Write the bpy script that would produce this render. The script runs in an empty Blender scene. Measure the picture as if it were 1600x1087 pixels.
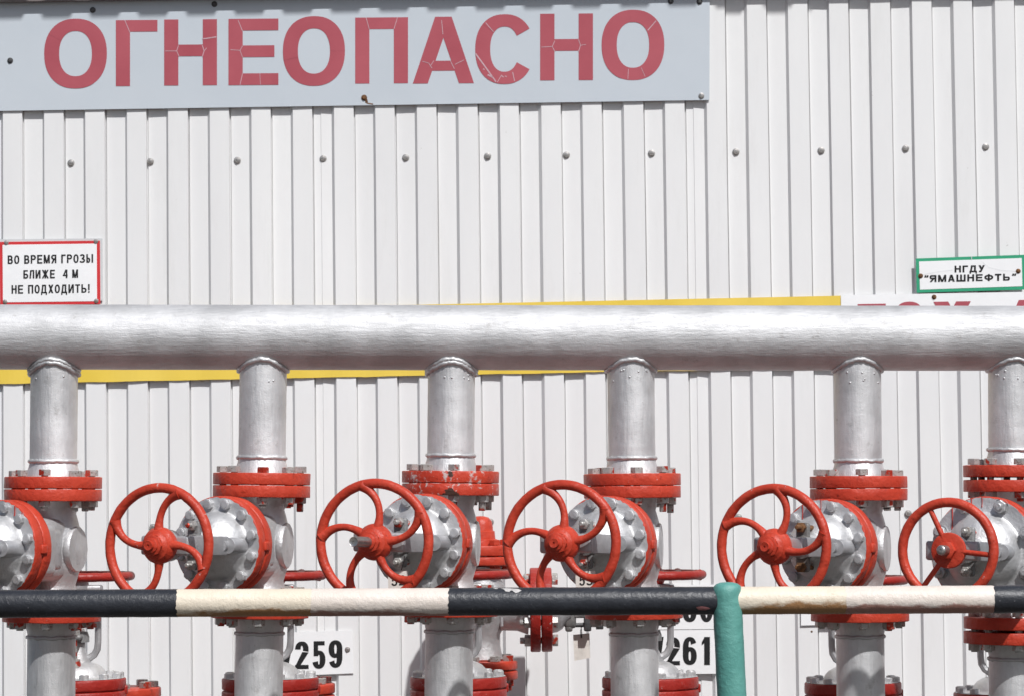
import bpy, bmesh, math, random
from mathutils import Matrix, Vector, Quaternion, noise
R = math.radians
rnd = random.Random(7)
S = bpy.context.scene
C = S.collection

# ------------------------------------------------------------------ camera, sky, sun, exposure
F = 4550.0                      # focal length in photo pixels (photo 1600 x 1087)
CAM = Vector((0, -7.0, 1.5)); PITCH = R(3.0); ROLL = R(-0.65)
CR = Matrix.Rotation(R(90) + PITCH, 3, 'X') @ Matrix.Rotation(ROLL, 3, 'Z')
cd = bpy.data.cameras.new('camera'); cam = bpy.data.objects.new('camera', cd); C.objects.link(cam)
cam.matrix_world = Matrix.Translation(CAM) @ CR.to_4x4()
cd.sensor_width = 36; cd.lens = 36 * F / 1600; cd.clip_start = 0.1; cd.clip_end = 3000
cd.dof.use_dof = True; cd.dof.focus_distance = 6.85; cd.dof.aperture_fstop = 11
S.camera = cam
SUN_EL, SUN_AZ = R(50), R(25)   # azimuth measured from the camera's back towards the right
w = bpy.data.worlds.new('World'); S.world = w; w.use_nodes = True
nt = w.node_tree
sky = nt.nodes.new('ShaderNodeTexSky'); sky.sky_type = 'NISHITA'; sky.sun_disc = False
sky.sun_elevation = SUN_EL; sky.sun_rotation = R(180) - SUN_AZ
sky.air_density = 1.0; sky.dust_density = 2.0; sky.ozone_density = 0.6
bg = nt.nodes['Background']; bg.inputs[1].default_value = 0.065
nt.links.new(sky.outputs[0], bg.inputs[0])
ld = bpy.data.lights.new('sun', 'SUN'); sun = bpy.data.objects.new('sun', ld); C.objects.link(sun)
ld.energy = 3.9; ld.angle = R(1.2); ld.color = (1.0, 0.995, 0.99)
sdir = Vector((math.sin(SUN_AZ) * math.cos(SUN_EL), -math.cos(SUN_AZ) * math.cos(SUN_EL), math.sin(SUN_EL)))
sun.rotation_euler = sdir.to_track_quat('Z', 'Y').to_euler(); sun.location = (3, -10, 9)
S.view_settings.view_transform = 'Standard'; S.view_settings.look = 'None'
S.view_settings.exposure = 0.05; S.view_settings.gamma = 1

def at(px, py, Y):
    """photo pixel -> world point on the plane y = Y"""
    d = CR @ Vector(((px - 800) / F, (543.5 - py) / F, -1))
    return CAM + d * ((Y - CAM.y) / d.y)

# ------------------------------------------------------------------ materials
class N:
    def __init__(s, name):
        s.m = bpy.data.materials.new(name); s.m.use_nodes = True
        s.t = s.m.node_tree; s.b = s.t.nodes['Principled BSDF']
        s.pos = s.t.nodes.new('ShaderNodeNewGeometry').outputs['Position']
    def n(s, k, **kw):
        o = s.t.nodes.new(k)
        for a, v in kw.items(): setattr(o, a, v)
        return o
    def link(s, a, b): s.t.links.new(a, b)
    def stretch(s, sc):
        v = s.n('ShaderNodeVectorMath', operation='MULTIPLY'); s.link(s.pos, v.inputs[0]); v.inputs[1].default_value = sc
        return v.outputs[0]
    def noise(s, scale, detail=3, rough=.55, vec=None):
        o = s.n('ShaderNodeTexNoise'); o.inputs['Scale'].default_value = scale
        o.inputs['Detail'].default_value = detail; o.inputs['Roughness'].default_value = rough
        s.link(vec if vec is not None else s.pos, o.inputs['Vector']); return o.outputs['Fac']
    def ramp(s, f, stops):
        o = s.n('ShaderNodeValToRGB'); e = o.color_ramp.elements
        while len(e) < len(stops): e.new(.5)
        for k, (p, c) in enumerate(stops):
            e[k].position = p; e[k].color = (c, c, c, 1) if not hasattr(c, '__len__') else (*c, 1)
        s.link(f, o.inputs[0]); return o.outputs[0]
    def mix(s, f, a, b):
        o = s.n('ShaderNodeMix', data_type='RGBA')
        if hasattr(f, 'is_linked'): s.link(f, o.inputs[0])
        else: o.inputs[0].default_value = f
        for v, i in ((a, 6), (b, 7)):
            if hasattr(v, 'is_linked'): s.link(v, o.inputs[i])
            else: o.inputs[i].default_value = (*v, 1)
        return o.outputs[2]
    def add(s, a, b, op='ADD'):
        o = s.n('ShaderNodeMath', operation=op)
        for v, i in ((a, 0), (b, 1)):
            if hasattr(v, 'is_linked'): s.link(v, o.inputs[i])
            else: o.inputs[i].default_value = v
        return o.outputs[0]
    def bump(s, h, dist, strength=1.0):
        o = s.n('ShaderNodeBump'); o.inputs['Distance'].default_value = dist; o.inputs['Strength'].default_value = strength
        s.link(h, o.inputs['Height']); s.link(o.outputs[0], s.b.inputs['Normal'])
    def col(s, c):
        if hasattr(c, 'is_linked'): s.link(c, s.b.inputs['Base Color'])
        else: s.b.inputs['Base Color'].default_value = (*c, 1)
    def set(s, **kw):
        for k, v in kw.items():
            i = s.b.inputs[k.replace('_', ' ')]
            if hasattr(v, 'is_linked'): s.link(v, i)
            else: i.default_value = v
        return s.m

def plain(name, c, rough=.5, metal=0, var=.12, scale=40, bd=.0004):
    m = N(name)
    f = m.noise(scale, 4)
    m.col(m.mix(m.ramp(f, [(.3, 0), (.7, 1)]), tuple(x * (1 - var) for x in c), tuple(min(1, x * (1 + var)) for x in c)))
    m.bump(m.noise(scale * 4, 3), bd)
    return m.set(Roughness=rough, Metallic=metal)

def silver(name, sc, base=(.60, .60, .605), lumps=.32, dist=.0016, ro=(.56, .72), metal=.85):
    m = N(name)
    stroke = m.noise(1, 4, .6, m.stretch(sc))
    blot = m.noise(9, 4, .6); lump = m.noise(70, 2); drip = m.noise(260, 2)
    k = m.mix(m.ramp(blot, [(.32, 0), (.68, 1)]), tuple(x * .82 for x in base), tuple(min(.9, x * 1.12) for x in base))
    k = m.mix(m.ramp(m.noise(30, 6, .7), [(.60, 0), (.74, .5)]), k, (.34, .32, .30))
    k = m.mix(m.ramp(m.noise(210, 3, .6), [(.70, 0), (.76, .6)]), k, (.14, .12, .11))
    m.col(k)
    h = m.add(m.add(m.add(stroke, .8, 'MULTIPLY'), m.add(lump, lumps, 'MULTIPLY')), m.add(m.ramp(drip, [(.68, 0), (.78, 1)]), .25, 'MULTIPLY'))
    m.bump(m.add(h, m.add(m.noise(430, 2), .3, 'MULTIPLY')), dist)
    return m.set(Roughness=m.ramp(m.add(stroke, m.add(blot, .5, 'MULTIPLY')), [(.5, ro[0]), (1.0, ro[1])]), Metallic=metal)

def red_paint(name, chip=.70, c=(.50, .043, .020), primer=False):
    m = N(name)
    big = m.noise(14, 4); fine = m.noise(120, 5, .65)
    k = m.mix(m.ramp(big, [(.3, 0), (.7, 1)]), tuple(x * .86 for x in c), (c[0] * 1.1, c[1] * 1.35, c[2] * 1.4))
    k = m.mix(m.ramp(m.noise(55, 6, .7), [(.58, 0), (.72, .65)]), k, (.20, .018, .012))
    k = m.mix(m.ramp(m.noise(170, 3, .6, m.stretch((1, 1, .6))), [(.70, 0), (.76, .5)]), k, (.10, .02, .015))
    ch = m.ramp(m.add(m.add(fine, .6, 'MULTIPLY'), m.add(m.noise(28, 2), .4, 'MULTIPLY')), [(chip - .07 if chip < .62 else chip - .05, 0), (chip, 1)])
    k = m.mix(ch, k, (.52, .44, .42))
    if primer:
        k = m.mix(m.ramp(m.noise(11, 5, .6), [(.60, 0), (.615, 1)]), k, (.055, .028, .02))
    m.col(k)
    m.bump(m.add(m.noise(65, 3), m.add(fine, .35, 'MULTIPLY')),   .0026)
    return m.set(Roughness=.45, Specular_IOR_Level=.4)

def lumpy(name, c1, c2, stain=None, rough=.55, flecks=None, zr=None, dist=.002):
    m = N(name)
    k = m.mix(m.ramp(m.noise(16, 5), [(.32, 0), (.68, 1)]), c1, c2)
    if stain:                       # rust creeping along the underside of the pipe
        sep = m.n('ShaderNodeSeparateXYZ'); m.link(m.pos, sep.inputs[0])
        mr = m.n('ShaderNodeMapRange'); m.link(sep.outputs[2], mr.inputs[0])
        mr.inputs[1].default_value = zr[0]; mr.inputs[2].default_value = zr[1]; mr.inputs[3].default_value = .5; mr.inputs[4].default_value = 0
        k = m.mix(m.ramp(m.add(m.noise(18, 6, .65, m.stretch((.45, 1, 1))), mr.outputs[0]), [(.68, 0), (.80, .9)]), k, stain)
    if flecks:
        k = m.mix(m.ramp(m.noise(150, 4, .6), [(.68, 0), (.73, 1)]), k, flecks)
    m.col(k); m.bump(m.add(m.noise(75, 4, .6), m.add(m.noise(330, 2), .25, 'MULTIPLY')), dist)
    return m.set(Roughness=rough)

M = {}
M['silver_h'] = silver('aluminium_paint_brushed_along', (22, 130, 130), (.63, .63, .635), ro=(.62, .78), metal=.76)
M['silver_v'] = silver('aluminium_paint_brushed_up', (105, 105, 12), (.72, .72, .725))
M['silver'] = silver('aluminium_paint_cast', (90, 90, 90), (.60, .60, .605), .45, .0017, (.50, .66), .75)
M['face'] = plain('aluminium_paint_matt', (.45, .45, .46), .5, .6, .12, 30, .0008)
M['red'] = red_paint('red_paint')
M['red_chipped'] = red_paint('red_paint_chipped', .617, primer=True)
M['red_shaded'] = red_paint('red_paint_shaded', .68, (.33, .018, .012))  # darker red: shade behind the front row painted into the colour
m = N('zinc_bolt_smeared'); k = m.mix(m.ramp(m.noise(26, 2), [(.56, 0), (.60, 1)]), (.46, .45, .43), (.45, .04, .02))
k = m.mix(m.ramp(m.noise(160, 3), [(.58, 0), (.66, 1)]), k, (.24, .2, .17)); m.col(k); m.bump(m.noise(220, 2), .001)
M['bolt'] = m.set(Roughness=.42, Metallic=.55)
M['dark_bolt'] = plain('dark_steel', (.09, .09, .092), .5, .6, .3, 90)
M['gland'] = plain('grey_casting_shaded', (.22, .22, .22), .6, .3, .3, 45, .001)  # gland grey darkened to carry the shadow under the yoke arms
M['steel'] = plain('bare_threaded_steel', (.50, .48, .46), .35, .9, .2, 120)
M['shade'] = plain('greasy_cast_iron', (.17, .165, .16), .6, .4, .4, 45, .001)
M['rust'] = plain('brown_rust', (.16, .075, .03), .8, .1, .6, 90, .001)
M['drip'] = plain('red_paint_run', (.40, .03, .02), .4)
# wall paint: white coated steel, faint dirt
m = N('white_coated_steel')
k = m.mix(m.ramp(m.noise(1.1, 5, .6, m.stretch((3, 3, .8))), [(.35, 0), (.7, 1)]), (.80, .80, .795), (.745, .745, .745))
k = m.mix(m.ramp(m.noise(6, 6, .7, m.stretch((2.2, 1, .35))), [(.56, 0), (.78, .45)]), k, (.66, .655, .64))
k = m.mix(m.ramp(m.noise(34, 4, .6), [(.74, 0), (.78, .7)]), k, (.48, .47, .45))
m.col(k); m.bump(m.add(m.noise(5, 2, .5, m.stretch((1, 1, .4))), m.add(m.noise(60, 2), .03, 'MULTIPLY')), .004, .6)
M['wall'] = m.set(Roughness=.5, Specular_IOR_Level=.3)
m = N('sign_sheet'); k = m.mix(m.ramp(m.noise(2.2, 5, .6), [(.35, 0), (.7, 1)]), (.52, .57, .62), (.56, .605, .65))
k = m.mix(m.ramp(m.noise(42, 5, .7), [(.70, 0), (.78, .5)]), k, (.40, .41, .42)); m.col(k); m.bump(m.noise(3, 2), .004)
M['sign'] = m.set(Roughness=.36)
m = N('faded_red_film'); m.col(m.mix(m.ramp(m.noise(5, 5, .6), [(.3, 0), (.7, 1)]), (.38, .072, .095), (.45, .10, .125)))
M['film'] = m.set(Roughness=.4)
M['crack'] = plain('film_crack', (.55, .36, .40), .5)
M['white'] = plain('white_sign_enamel', (.87, .875, .88), .35, 0, .03, 10)
M['plate'] = plain('pale_grey_plate', (.60, .62, .63), .4, 0, .06, 12)
M['red_sign'] = plain('red_sign_border', (.62, .035, .04), .4, 0, .06, 12)
M['green_sign'] = plain('green_sign_border', (.03, .34, .18), .4, 0, .06, 12)
M['ink'] = plain('black_ink', (.006, .006, .007), .8, 0, .2, 30)
m = N('yellow_band'); k = m.mix(m.ramp(m.noise(4, 4), [(.3, 0), (.7, 1)]), (.78, .56, .07), (.84, .62, .11))
k = m.mix(m.ramp(m.noise(30, 5, .7, m.stretch((1, 1, .25))), [(.66, 0), (.76, .6)]), k, (.45, .28, .05)); m.col(k)
M['yellow'] = m.set(Roughness=.45)
ZR = 1.282
M['cream'] = lumpy('cream_paint', (.70, .615, .49), (.76, .675, .55), (.30, .13, .03), .5, (.45, .3, .16), (ZR - .03, ZR + .005))
M['offwhite'] = lumpy('off_white_paint', (.68, .60, .53), (.74, .67, .61), (.30, .13, .1), .5, (.5, .28, .26), (ZR - .03, ZR - .005))
M['black'] = lumpy('black_paint', (.018, .020, .026), (.030, .033, .041), None, .42, (.16, .16, .17), dist=.0016)
M['teal'] = lumpy('teal_paint', (.085, .285, .25), (.125, .35, .305), None, .5, None, dist=.0022)
M['ground'] = lumpy('gravel', (.055, .048, .042), (.095, .084, .073), None, .9)
M['roof'] = plain('brown_roof_steel', (.20, .17, .16), .5, .1)
M['chip'] = plain('old_white_paint', (.50, .48, .47), .6, 0, .25, 90)
M['chip_red'] = plain('faded_red_paint', (.22, .09, .09), .6, 0, .25, 90)
M['paper'] = plain('old_tag_card', (.66, .62, .57), .7, 0, .1, 60)

# ------------------------------------------------------------------ mesh helpers
I4 = Matrix.Identity(4)
def obj(name, bm, mat, parent=None, ang=35, mats=None):
    bmesh.ops.recalc_face_normals(bm, faces=bm.faces)
    me = bpy.data.meshes.new(name); bm.to_mesh(me); bm.free()
    for k in (mats or [mat]): me.materials.append(M[k])
    if ang:
        me.polygons.foreach_set('use_smooth', [True] * len(me.polygons)); me.set_sharp_from_angle(angle=R(ang))
    o = bpy.data.objects.new(name, me); C.objects.link(o)
    if parent: o.parent = parent
    return o
def link_copy(src, parent, mtx=None):
    o = src.copy(); C.objects.link(o); o.parent = parent
    if mtx is not None: o.matrix_local = mtx
    return o
def tag(o, label, cat, group=None, kind=None):
    if label: o['label'] = label
    if cat: o['category'] = cat
    if group: o['group'] = group
    if kind: o['kind'] = kind
    return o
def empty(name, mtx, label, cat, group=None):
    o = bpy.data.objects.new(name, None); C.objects.link(o); o.matrix_world = mtx; o.empty_display_size = .1
    return tag(o, label, cat, group)
def lathe(bm, prof, mtx=I4, seg=48, jit=0, closed=False):
    rings = []
    for r, h in prof:
        if r < 1e-6: rings.append([bm.verts.new(mtx @ Vector((0, 0, h)))])
        else:
            rings.append([bm.verts.new(mtx @ Vector((rr * math.cos(a), rr * math.sin(a), h)))
                          for a in [2 * math.pi * k / seg for k in range(seg)] for rr in [r + (rnd.uniform(-jit, jit) if jit else 0)]])
    pairs = list(zip(rings, rings[1:])) + ([(rings[-1], rings[0])] if closed else [])
    for A, B in pairs:
        for k in range(seg):
            j = (k + 1) % seg
            if len(A) == 1 and len(B) == 1: continue
            if len(A) == 1: bm.faces.new((A[0], B[k], B[j]))
            elif len(B) == 1: bm.faces.new((A[k], A[j], B[0]))
            else: bm.faces.new((A[k], A[j], B[j], B[k]))
    return bm
def disc(bm, r, h0, h1, mtx=I4, bev=.003, seg=96, hole=0):
    p = [(hole, h0), (r - bev, h0), (r - bev * .3, h0 + bev * .3), (r, h0 + bev), (r, h1 - bev), (r - bev * .3, h1 - bev * .3), (r - bev, h1), (hole, h1)]
    n0 = len(bm.verts); lathe(bm, p, mtx, seg, closed=hole > 0); bm.verts.ensure_lookup_table(); iv = mtx.inverted(); sd = rnd.uniform(0, 99)
    for v in list(bm.verts)[n0:]:                      # thick hand-brushed paint: slightly uneven rim
        c = iv @ v.co; q = math.hypot(c.x, c.y)
        if q > r * .8:
            f = 1 + (.0009 * noise.noise(c * 38 + Vector((sd, 0, 0))) + .0005 * noise.noise(c * 120 + Vector((sd, 5, 0)))) / q
            c.z += .0006 * noise.noise(c * 45 + Vector((0, sd, 3))); v.co = mtx @ Vector((c.x * f, c.y * f, c.z))
    return bm
def tube(bm, pts, rad, seg=12, mtx=I4, caps=True, sx=1.0, up=None):
    n = len(pts); pts = [Vector(p) for p in pts]
    rad = [rad] * n if not hasattr(rad, '__len__') else rad
    t0 = (pts[1] - pts[0]).normalized()
    u = (Vector(up) if up else (Vector((0, 0, 1)) if abs(t0.z) < .9 else Vector((1, 0, 0))))
    rings = []
    for k in range(n):
        t = (pts[min(k + 1, n - 1)] - pts[max(k - 1, 0)]).normalized()
        u = (u - t * u.dot(t)).normalized(); v = t.cross(u)
        rings.append([bm.verts.new(mtx @ (pts[k] + (u * math.cos(a) * sx + v * math.sin(a)) * rad[k])) for a in [2 * math.pi * i / seg for i in range(seg)]])
    for A, B in zip(rings, rings[1:]):
        for i in range(seg):
            j = (i + 1) % seg; bm.faces.new((A[i], A[j], B[j], B[i]))
    if caps: bm.faces.new(rings[0][::-1]); bm.faces.new(rings[-1])
    return bm
def torus(bm, Rr, r, mtx=I4, seg=80, ms=16, wob=0, flat=1.0):
    rings = []
    for k in range(seg):
        a = 2 * math.pi * k / seg
        rr = r * (1 + wob * noise.noise(Vector((math.cos(a) * 9, math.sin(a) * 9, Rr * 77))))
        R2 = Rr + r * wob * .6 * noise.noise(Vector((math.cos(a) * 7 + 5, math.sin(a) * 7, 3)))
        hh = r * wob * .9 * noise.noise(Vector((math.cos(a) * 6 + 15, math.sin(a) * 6, 8)))
        rings.append([bm.verts.new(mtx @ Vector(((R2 + rr * math.cos(b)) * math.cos(a), (R2 + rr * math.cos(b)) * math.sin(a), hh + rr * math.sin(b) * flat)))
                      for b in [2 * math.pi * i / ms for i in range(ms)]])
    for k in range(seg):
        A, B = rings[k], rings[(k + 1) % seg]
        for i in range(ms):
            j = (i + 1) % ms; bm.faces.new((A[i], B[i], B[j], A[j]))
    return bm
def box(bm, c, s, mtx=I4, bev=.004, seg=3):
    b2 = bmesh.new(); bmesh.ops.create_cube(b2, size=1)
    bmesh.ops.scale(b2, vec=s, verts=b2.verts); 
    if bev: bmesh.ops.bevel(b2, geom=list(b2.edges), offset=bev, segments=seg, affect='EDGES', profile=.5)
    bmesh.ops.translate(b2, vec=c, verts=b2.verts); bmesh.ops.transform(b2, matrix=mtx, verts=b2.verts)
    me = bpy.data.meshes.new('t'); b2.to_mesh(me); b2.free(); bm.from_mesh(me); bpy.data.meshes.remove(me)
    return bm
def hexa(bm, r, h0, h1, mtx=I4, seg=6):
    c = r * .12
    return lathe(bm, [(0, h0), (r, h0), (r, h1 - c * .6), (r - c, h1), (0, h1)], mtx, seg)
def B(): return bmesh.new()
T = Matrix.Translation
def RX(a): return Matrix.Rotation(a, 4, 'X')
def RY(a): return Matrix.Rotation(a, 4, 'Y')
def RZ(a): return Matrix.Rotation(a, 4, 'Z')
MB0 = Matrix(((1, 0, 0, 0), (0, 0, -1, 0), (0, 1, 0, 0), (0, 0, 0, 1)))   # bonnet frame: x right, y up, z = out along the stem

MB = MB0
# ------------------------------------------------------------------ lettering (flat film cut-outs, built as geometry)
def glyph(ch, w, tx, ty):
    q = []
    def rect(x0, y0, x1, y1): q.append([(x0, y0), (x1, y0), (x1, y1), (x0, y1)])
    def sl(xb, yb, xt, yt, wd): q.append([(xb - wd / 2, yb), (xb + wd / 2, yb), (xt + wd / 2, yt), (xt - wd / 2, yt)])
    def ring(cx, cy, rx, ry, a0, a1, n=28, e=2.25):
        def P(a, A, Bq):
            c, s = math.cos(R(a)), math.sin(R(a))
            return (cx + A * math.copysign(abs(c) ** (2 / e), c), cy + Bq * math.copysign(abs(s) ** (2 / e), s))
        for k in range(n):
            a, b = a0 + (a1 - a0) * k / n, a0 + (a1 - a0) * (k + 1) / n
            q.append([P(a, rx, ry), P(b, rx, ry), P(b, rx - tx, ry - ty), P(a, rx - tx, ry - ty)])
    def bowl(x0, y0, y1, x1):     # closed bowl to the right of a stem
        ry = (y1 - y0) / 2; cx = x1 - min(ry * 1.0, (x1 - x0) * .75)
        rect(x0, y1 - ty, cx, y1); rect(x0, y0, cx, y0 + ty); ring(cx, (y0 + y1) / 2, x1 - cx, ry, -90, 90, 14)
    h = ty / 2
    if ch in 'О0O': ring(w / 2, .5, w / 2, .5, 0, 360, 56)
    elif ch == 'С': ring(w / 2, .5, w / 2, .5, 33, 327, 46)
    elif ch == 'Г': rect(0, 0, tx, 1); rect(tx, 1 - ty, w, 1)
    elif ch == 'Н': rect(0, 0, tx, 1); rect(w - tx, 0, w, 1); rect(tx, .53 - h, w - tx, .53 + h)
    elif ch == 'Е': rect(0, 0, tx, 1); rect(tx, 1 - ty, w, 1); rect(tx, 0, w, ty); rect(tx, .51 - h, w * .92, .51 + h)
    elif ch == 'П': rect(0, 0, tx, 1); rect(w - tx, 0, w, 1); rect(tx, 1 - ty, w - tx, 1)
    elif ch == 'А':
        q.append([(0, 0), (1.05 * tx, 0), (w / 2 + .5 * tx, 1), (w / 2 - .58 * tx, 1)])
        q.append([(w, 0), (w - 1.05 * tx, 0), (w / 2 - .5 * tx, 1), (w / 2 + .58 * tx, 1)]); rect(w * .27, .19, w * .73, .19 + ty * .85)
    elif ch == 'В': rect(0, 0, tx, 1); bowl(tx, .5 - h, 1, w * .93); bowl(tx, 0, .5 + h, w)
    elif ch == 'Р': rect(0, 0, tx, 1); bowl(tx, .42, 1, w)
    elif ch == 'Ь': rect(0, 0, tx, 1); bowl(tx, 0, .58, w)
    elif ch == 'Б': rect(0, 0, tx, 1); bowl(tx, 0, .58, w); rect(tx, 1 - ty, w * .92, 1)
    elif ch == 'Ы': rect(0, 0, tx, 1); bowl(tx, 0, .58, w - tx * 1.8); rect(w - tx, 0, w, 1)
    elif ch == 'Я':
        rect(w - tx, 0, w, 1); n0 = len(q); bowl(tx, .42, 1, w)
        for k in range(n0, len(q)): q[k] = [(w - x, y) for x, y in q[k]]
        sl(tx * .6, 0, w * .55, .46, tx * 1.15)
    elif ch == 'М': rect(0, 0, tx, 1); rect(w - tx, 0, w, 1); sl(w / 2, 0, tx * .6, 1, tx); sl(w / 2, 0, w - tx * .6, 1, tx)
    elif ch == 'И': rect(0, 0, tx, 1); rect(w - tx, 0, w, 1); sl(tx * .7, 0, w - tx * .7, 1, tx)
    elif ch == 'З': ring(w * .45, .74, w * .48, .26, -80, 160, 20); ring(w * .45, .27, w * .55, .27, -160, 85, 22); rect(w * .35, .5 - h, w * .55, .5 + h)
    elif ch == 'Л': sl(tx / 2, 0, w * .3, 1, tx); rect(w * .3, 1 - ty, w, 1); rect(w - tx, 0, w, 1)
    elif ch == 'Д': sl(w * .17, .02, w * .32, 1, tx); rect(w * .3, 1 - ty, w * .86, 1); rect(w * .86 - tx, 0, w * .86, 1); rect(0, 0, w, ty); rect(0, -.2, tx * .8, 0); rect(w - tx * .8, -.2, w, 0)
    elif ch == 'Ж':
        rect(w / 2 - tx / 2, 0, w / 2 + tx / 2, 1)
        for sx in (0, 1):
            e = lambda x: x if not sx else w - x
            sl(e(tx * .55), 0, e(w / 2 - tx * .2), .52, tx); sl(e(w / 2 - tx * .2), .48, e(tx * .6), 1, tx)
    elif ch == 'Х': sl(tx * .6, 0, w - tx * .6, 1, tx * 1.1); sl(w - tx * .6, 0, tx * .6, 1, tx * 1.1)
    elif ch == 'Т': rect(0, 1 - ty, w, 1); rect(w / 2 - tx / 2, 0, w / 2 + tx / 2, 1)
    elif ch == 'У': sl(w * .3, 0, w - tx * .6, 1, tx * 1.1); sl(w * .52, .36, tx * .6, 1, tx * 1.1); rect(w * .08, 0, w * .3, ty)
    elif ch == 'Ш': rect(0, 0, tx, 1); rect(w / 2 - tx / 2, 0, w / 2 + tx / 2, 1); rect(w - tx, 0, w, 1); rect(0, 0, w, ty)
    elif ch == 'Ф': ring(w / 2, .52, w / 2, .36, 0, 360, 40); rect(w / 2 - tx / 2, 0, w / 2 + tx / 2, 1)
    elif ch == '!': rect(w / 2 - tx / 2, .3, w / 2 + tx / 2, 1); rect(w / 2 - tx / 2, 0, w / 2 + tx / 2, .16)
    elif ch == '/': sl(tx * .5, -.02, w - tx * .5, 1.02, tx)
    elif ch == '1': rect(w - tx, 0, w, 1); q.append([(0, .70), (w - tx, .78), (w - tx, .97), (0, .82)])
    elif ch == '2': ring(w / 2, .70, w / 2, .30, -12, 178, 26); q.append([(0, ty * .6), (w * .34, ty * .6), (w, .60), (w - tx * 1.15, .62)]); rect(0, 0, w, ty)
    elif ch == '3': ring(w * .48, .74, w * .47, .26, -80, 165, 20); ring(w * .48, .28, w * .52, .28, -165, 85, 22); rect(w * .38, .5 - h, w * .55, .5 + h)
    elif ch == '5': rect(w * .1, 1 - ty, w * .94, 1); rect(w * .1, .46, w * .1 + tx * .8, 1); ring(w / 2, .33, w / 2, .33, -165, 140, 30)
    elif ch in '69':
        n0 = len(q); ring(w / 2, .32, w / 2, .32, 0, 360, 40); ring(w / 2, .62, w / 2, .38, 25, 182, 20); rect(0, .3, tx, .62)
        if ch == '9':
            for k in range(n0, len(q)): q[k] = [(w - x, 1 - y) for x, y in q[k]]
    elif ch == '4': rect(w * .62, 0, w * .62 + tx, 1); rect(0, .23, w, .23 + ty); q.append([(0, .23 + ty * .3), (tx, .23 + ty * .3), (w * .62 + tx * .6, 1), (w * .62 - tx * .3, 1)])
    elif ch in '“”':
        for x in (.1 * w, .62 * w): q.append([(x, .68), (x + tx, .68), (x + tx * 1.2, 1), (x + tx * .3, 1)])
    return q

def letters(bm, items, Y, slope=0.0, tx=.2, ty=.18):
    """items: (char, x0, x1, ytop, ybottom) in photo pixels, laid on the plane y = Y (a sign really standing there)"""
    off = 0
    for ch, x0, x1, yt, yb in items:
        hpx = yb - yt; wu = (x1 - x0) / hpx
        for poly in glyph(ch, wu, tx, ty):
            off += 1; yy = Y - .0006 - .00002 * (off % 24)
            vs = []
            for u, v in poly:
                px = x0 + u * hpx; py = yb - v * hpx + slope * (px - x0)
                vs.append(bm.verts.new(at(px, py, yy)))
            try: bm.faces.new(vs)
            except ValueError: pass
    return bm
def line_of_text(txt, x0, x1, yt, yb, slope, wd):
    """spread a line between two pixel columns"""
    ws = [wd.get(c, 1.0) for c in txt]; gap = .24
    tot = sum(ws) + gap * (len(txt) - 1); k = (x1 - x0) / tot
    x = x0; out = []
    for c, wq in zip(txt, ws):
        if c != ' ': out.append((c, x, x + wq * k, yt + slope * (x - x0), yb + slope * (x - x0)))
        x += (wq + gap) * k
    return out
def sheet(bm, corners, Y, th=.002, holes=None):
    """flat plate from four photo-pixel corners (TL, TR, BR, BL), front face on y = Y"""
    f = [bm.verts.new(at(px, py, Y)) for px, py in corners]
    b = [bm.verts.new(v.co + Vector((0, th, 0))) for v in f]
    bm.faces.new(f); bm.faces.new(b[::-1])
    for i in range(4):
        j = (i + 1) % 4; bm.faces.new((f[j], f[i], b[i], b[j]))
    return bm
def strip(bm, pts, wpx, Y):
    """thin ribbon following pixel points on plane Y"""
    for (xa, ya), (xb, yb) in zip(pts, pts[1:]):
        dx, dy = xb - xa, yb - ya; L = math.hypot(dx, dy) or 1; nx, ny = -dy / L * wpx / 2, dx / L * wpx / 2
        bm.faces.new([bm.verts.new(at(x, y, Y)) for x, y in ((xa - nx, ya - ny), (xb - nx, yb - ny), (xb + nx, yb + ny), (xa + nx, ya + ny))])
    return bm
FACE = RX(R(90))            # lathe axis -> towards the camera (-Y)
_scr = {}
def screw(parent, px, py, Y, r=.0075, mat='dark_bolt'):
    if (r, mat) not in _scr:
        bm = B(); lathe(bm, [(r * 1.5, 0), (r * 1.5, r * .2), (r, r * .3), (r, r * .55), (r * .7, r * .95), (0, r * 1.05)], I4, 14)
        me = obj('screw', bm, mat); _scr[(r, mat)] = me.data; bpy.data.objects.remove(me)
    o = bpy.data.objects.new('screw', _scr[(r, mat)]); C.objects.link(o); o.parent = parent
    o.matrix_local = T(at(px, py, Y)) @ FACE
    return o

# ------------------------------------------------------------------ ground and building
bm = B(); bmesh.ops.create_grid(bm, x_segments=2, y_segments=2, size=400); g = obj('ground', bm, 'ground', ang=0); tag(g, None, None, kind='structure')
YW = 1.045; DEP = .0112; PIT = 65.04 * (YW + 7) / F * 1.0006
xd = at(780.5, 330, YW).x               # a dark (left-facing) flank stands here
bm = B(); prof = []
fl, fr = .0036, .0005
for k in range(-24, 24):
    x = xd + k * PIT; j = lambda s=.0009: rnd.uniform(-s, s)
    d = rnd.uniform(-.0012, .0012)
    prof += [(x - fl + j(), YW + DEP + j(.0008)), (x + fl + j(), YW + d), (x + PIT / 2 - fr + j(), YW + d * .5 + j(.0004)), (x + PIT / 2 + fr, YW + DEP + .006), (x + PIT / 2 + fr + .0030 + j(.0005), YW + DEP + .006), (x + PIT / 2 + fr + .0036 + j(.0003), YW + DEP + j(.0006))]  # narrow groove at each rib foot, added to hold a thin line of shade
    if k % 9 == 4: prof += [(x + PIT * .70, YW + DEP), (x + PIT * .70 + .0012, YW + DEP - .0022)]
zs = [0, .45, .9, 1.2, 1.5, 1.8, 2.1, 2.4, 2.75, 3.1]
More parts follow.
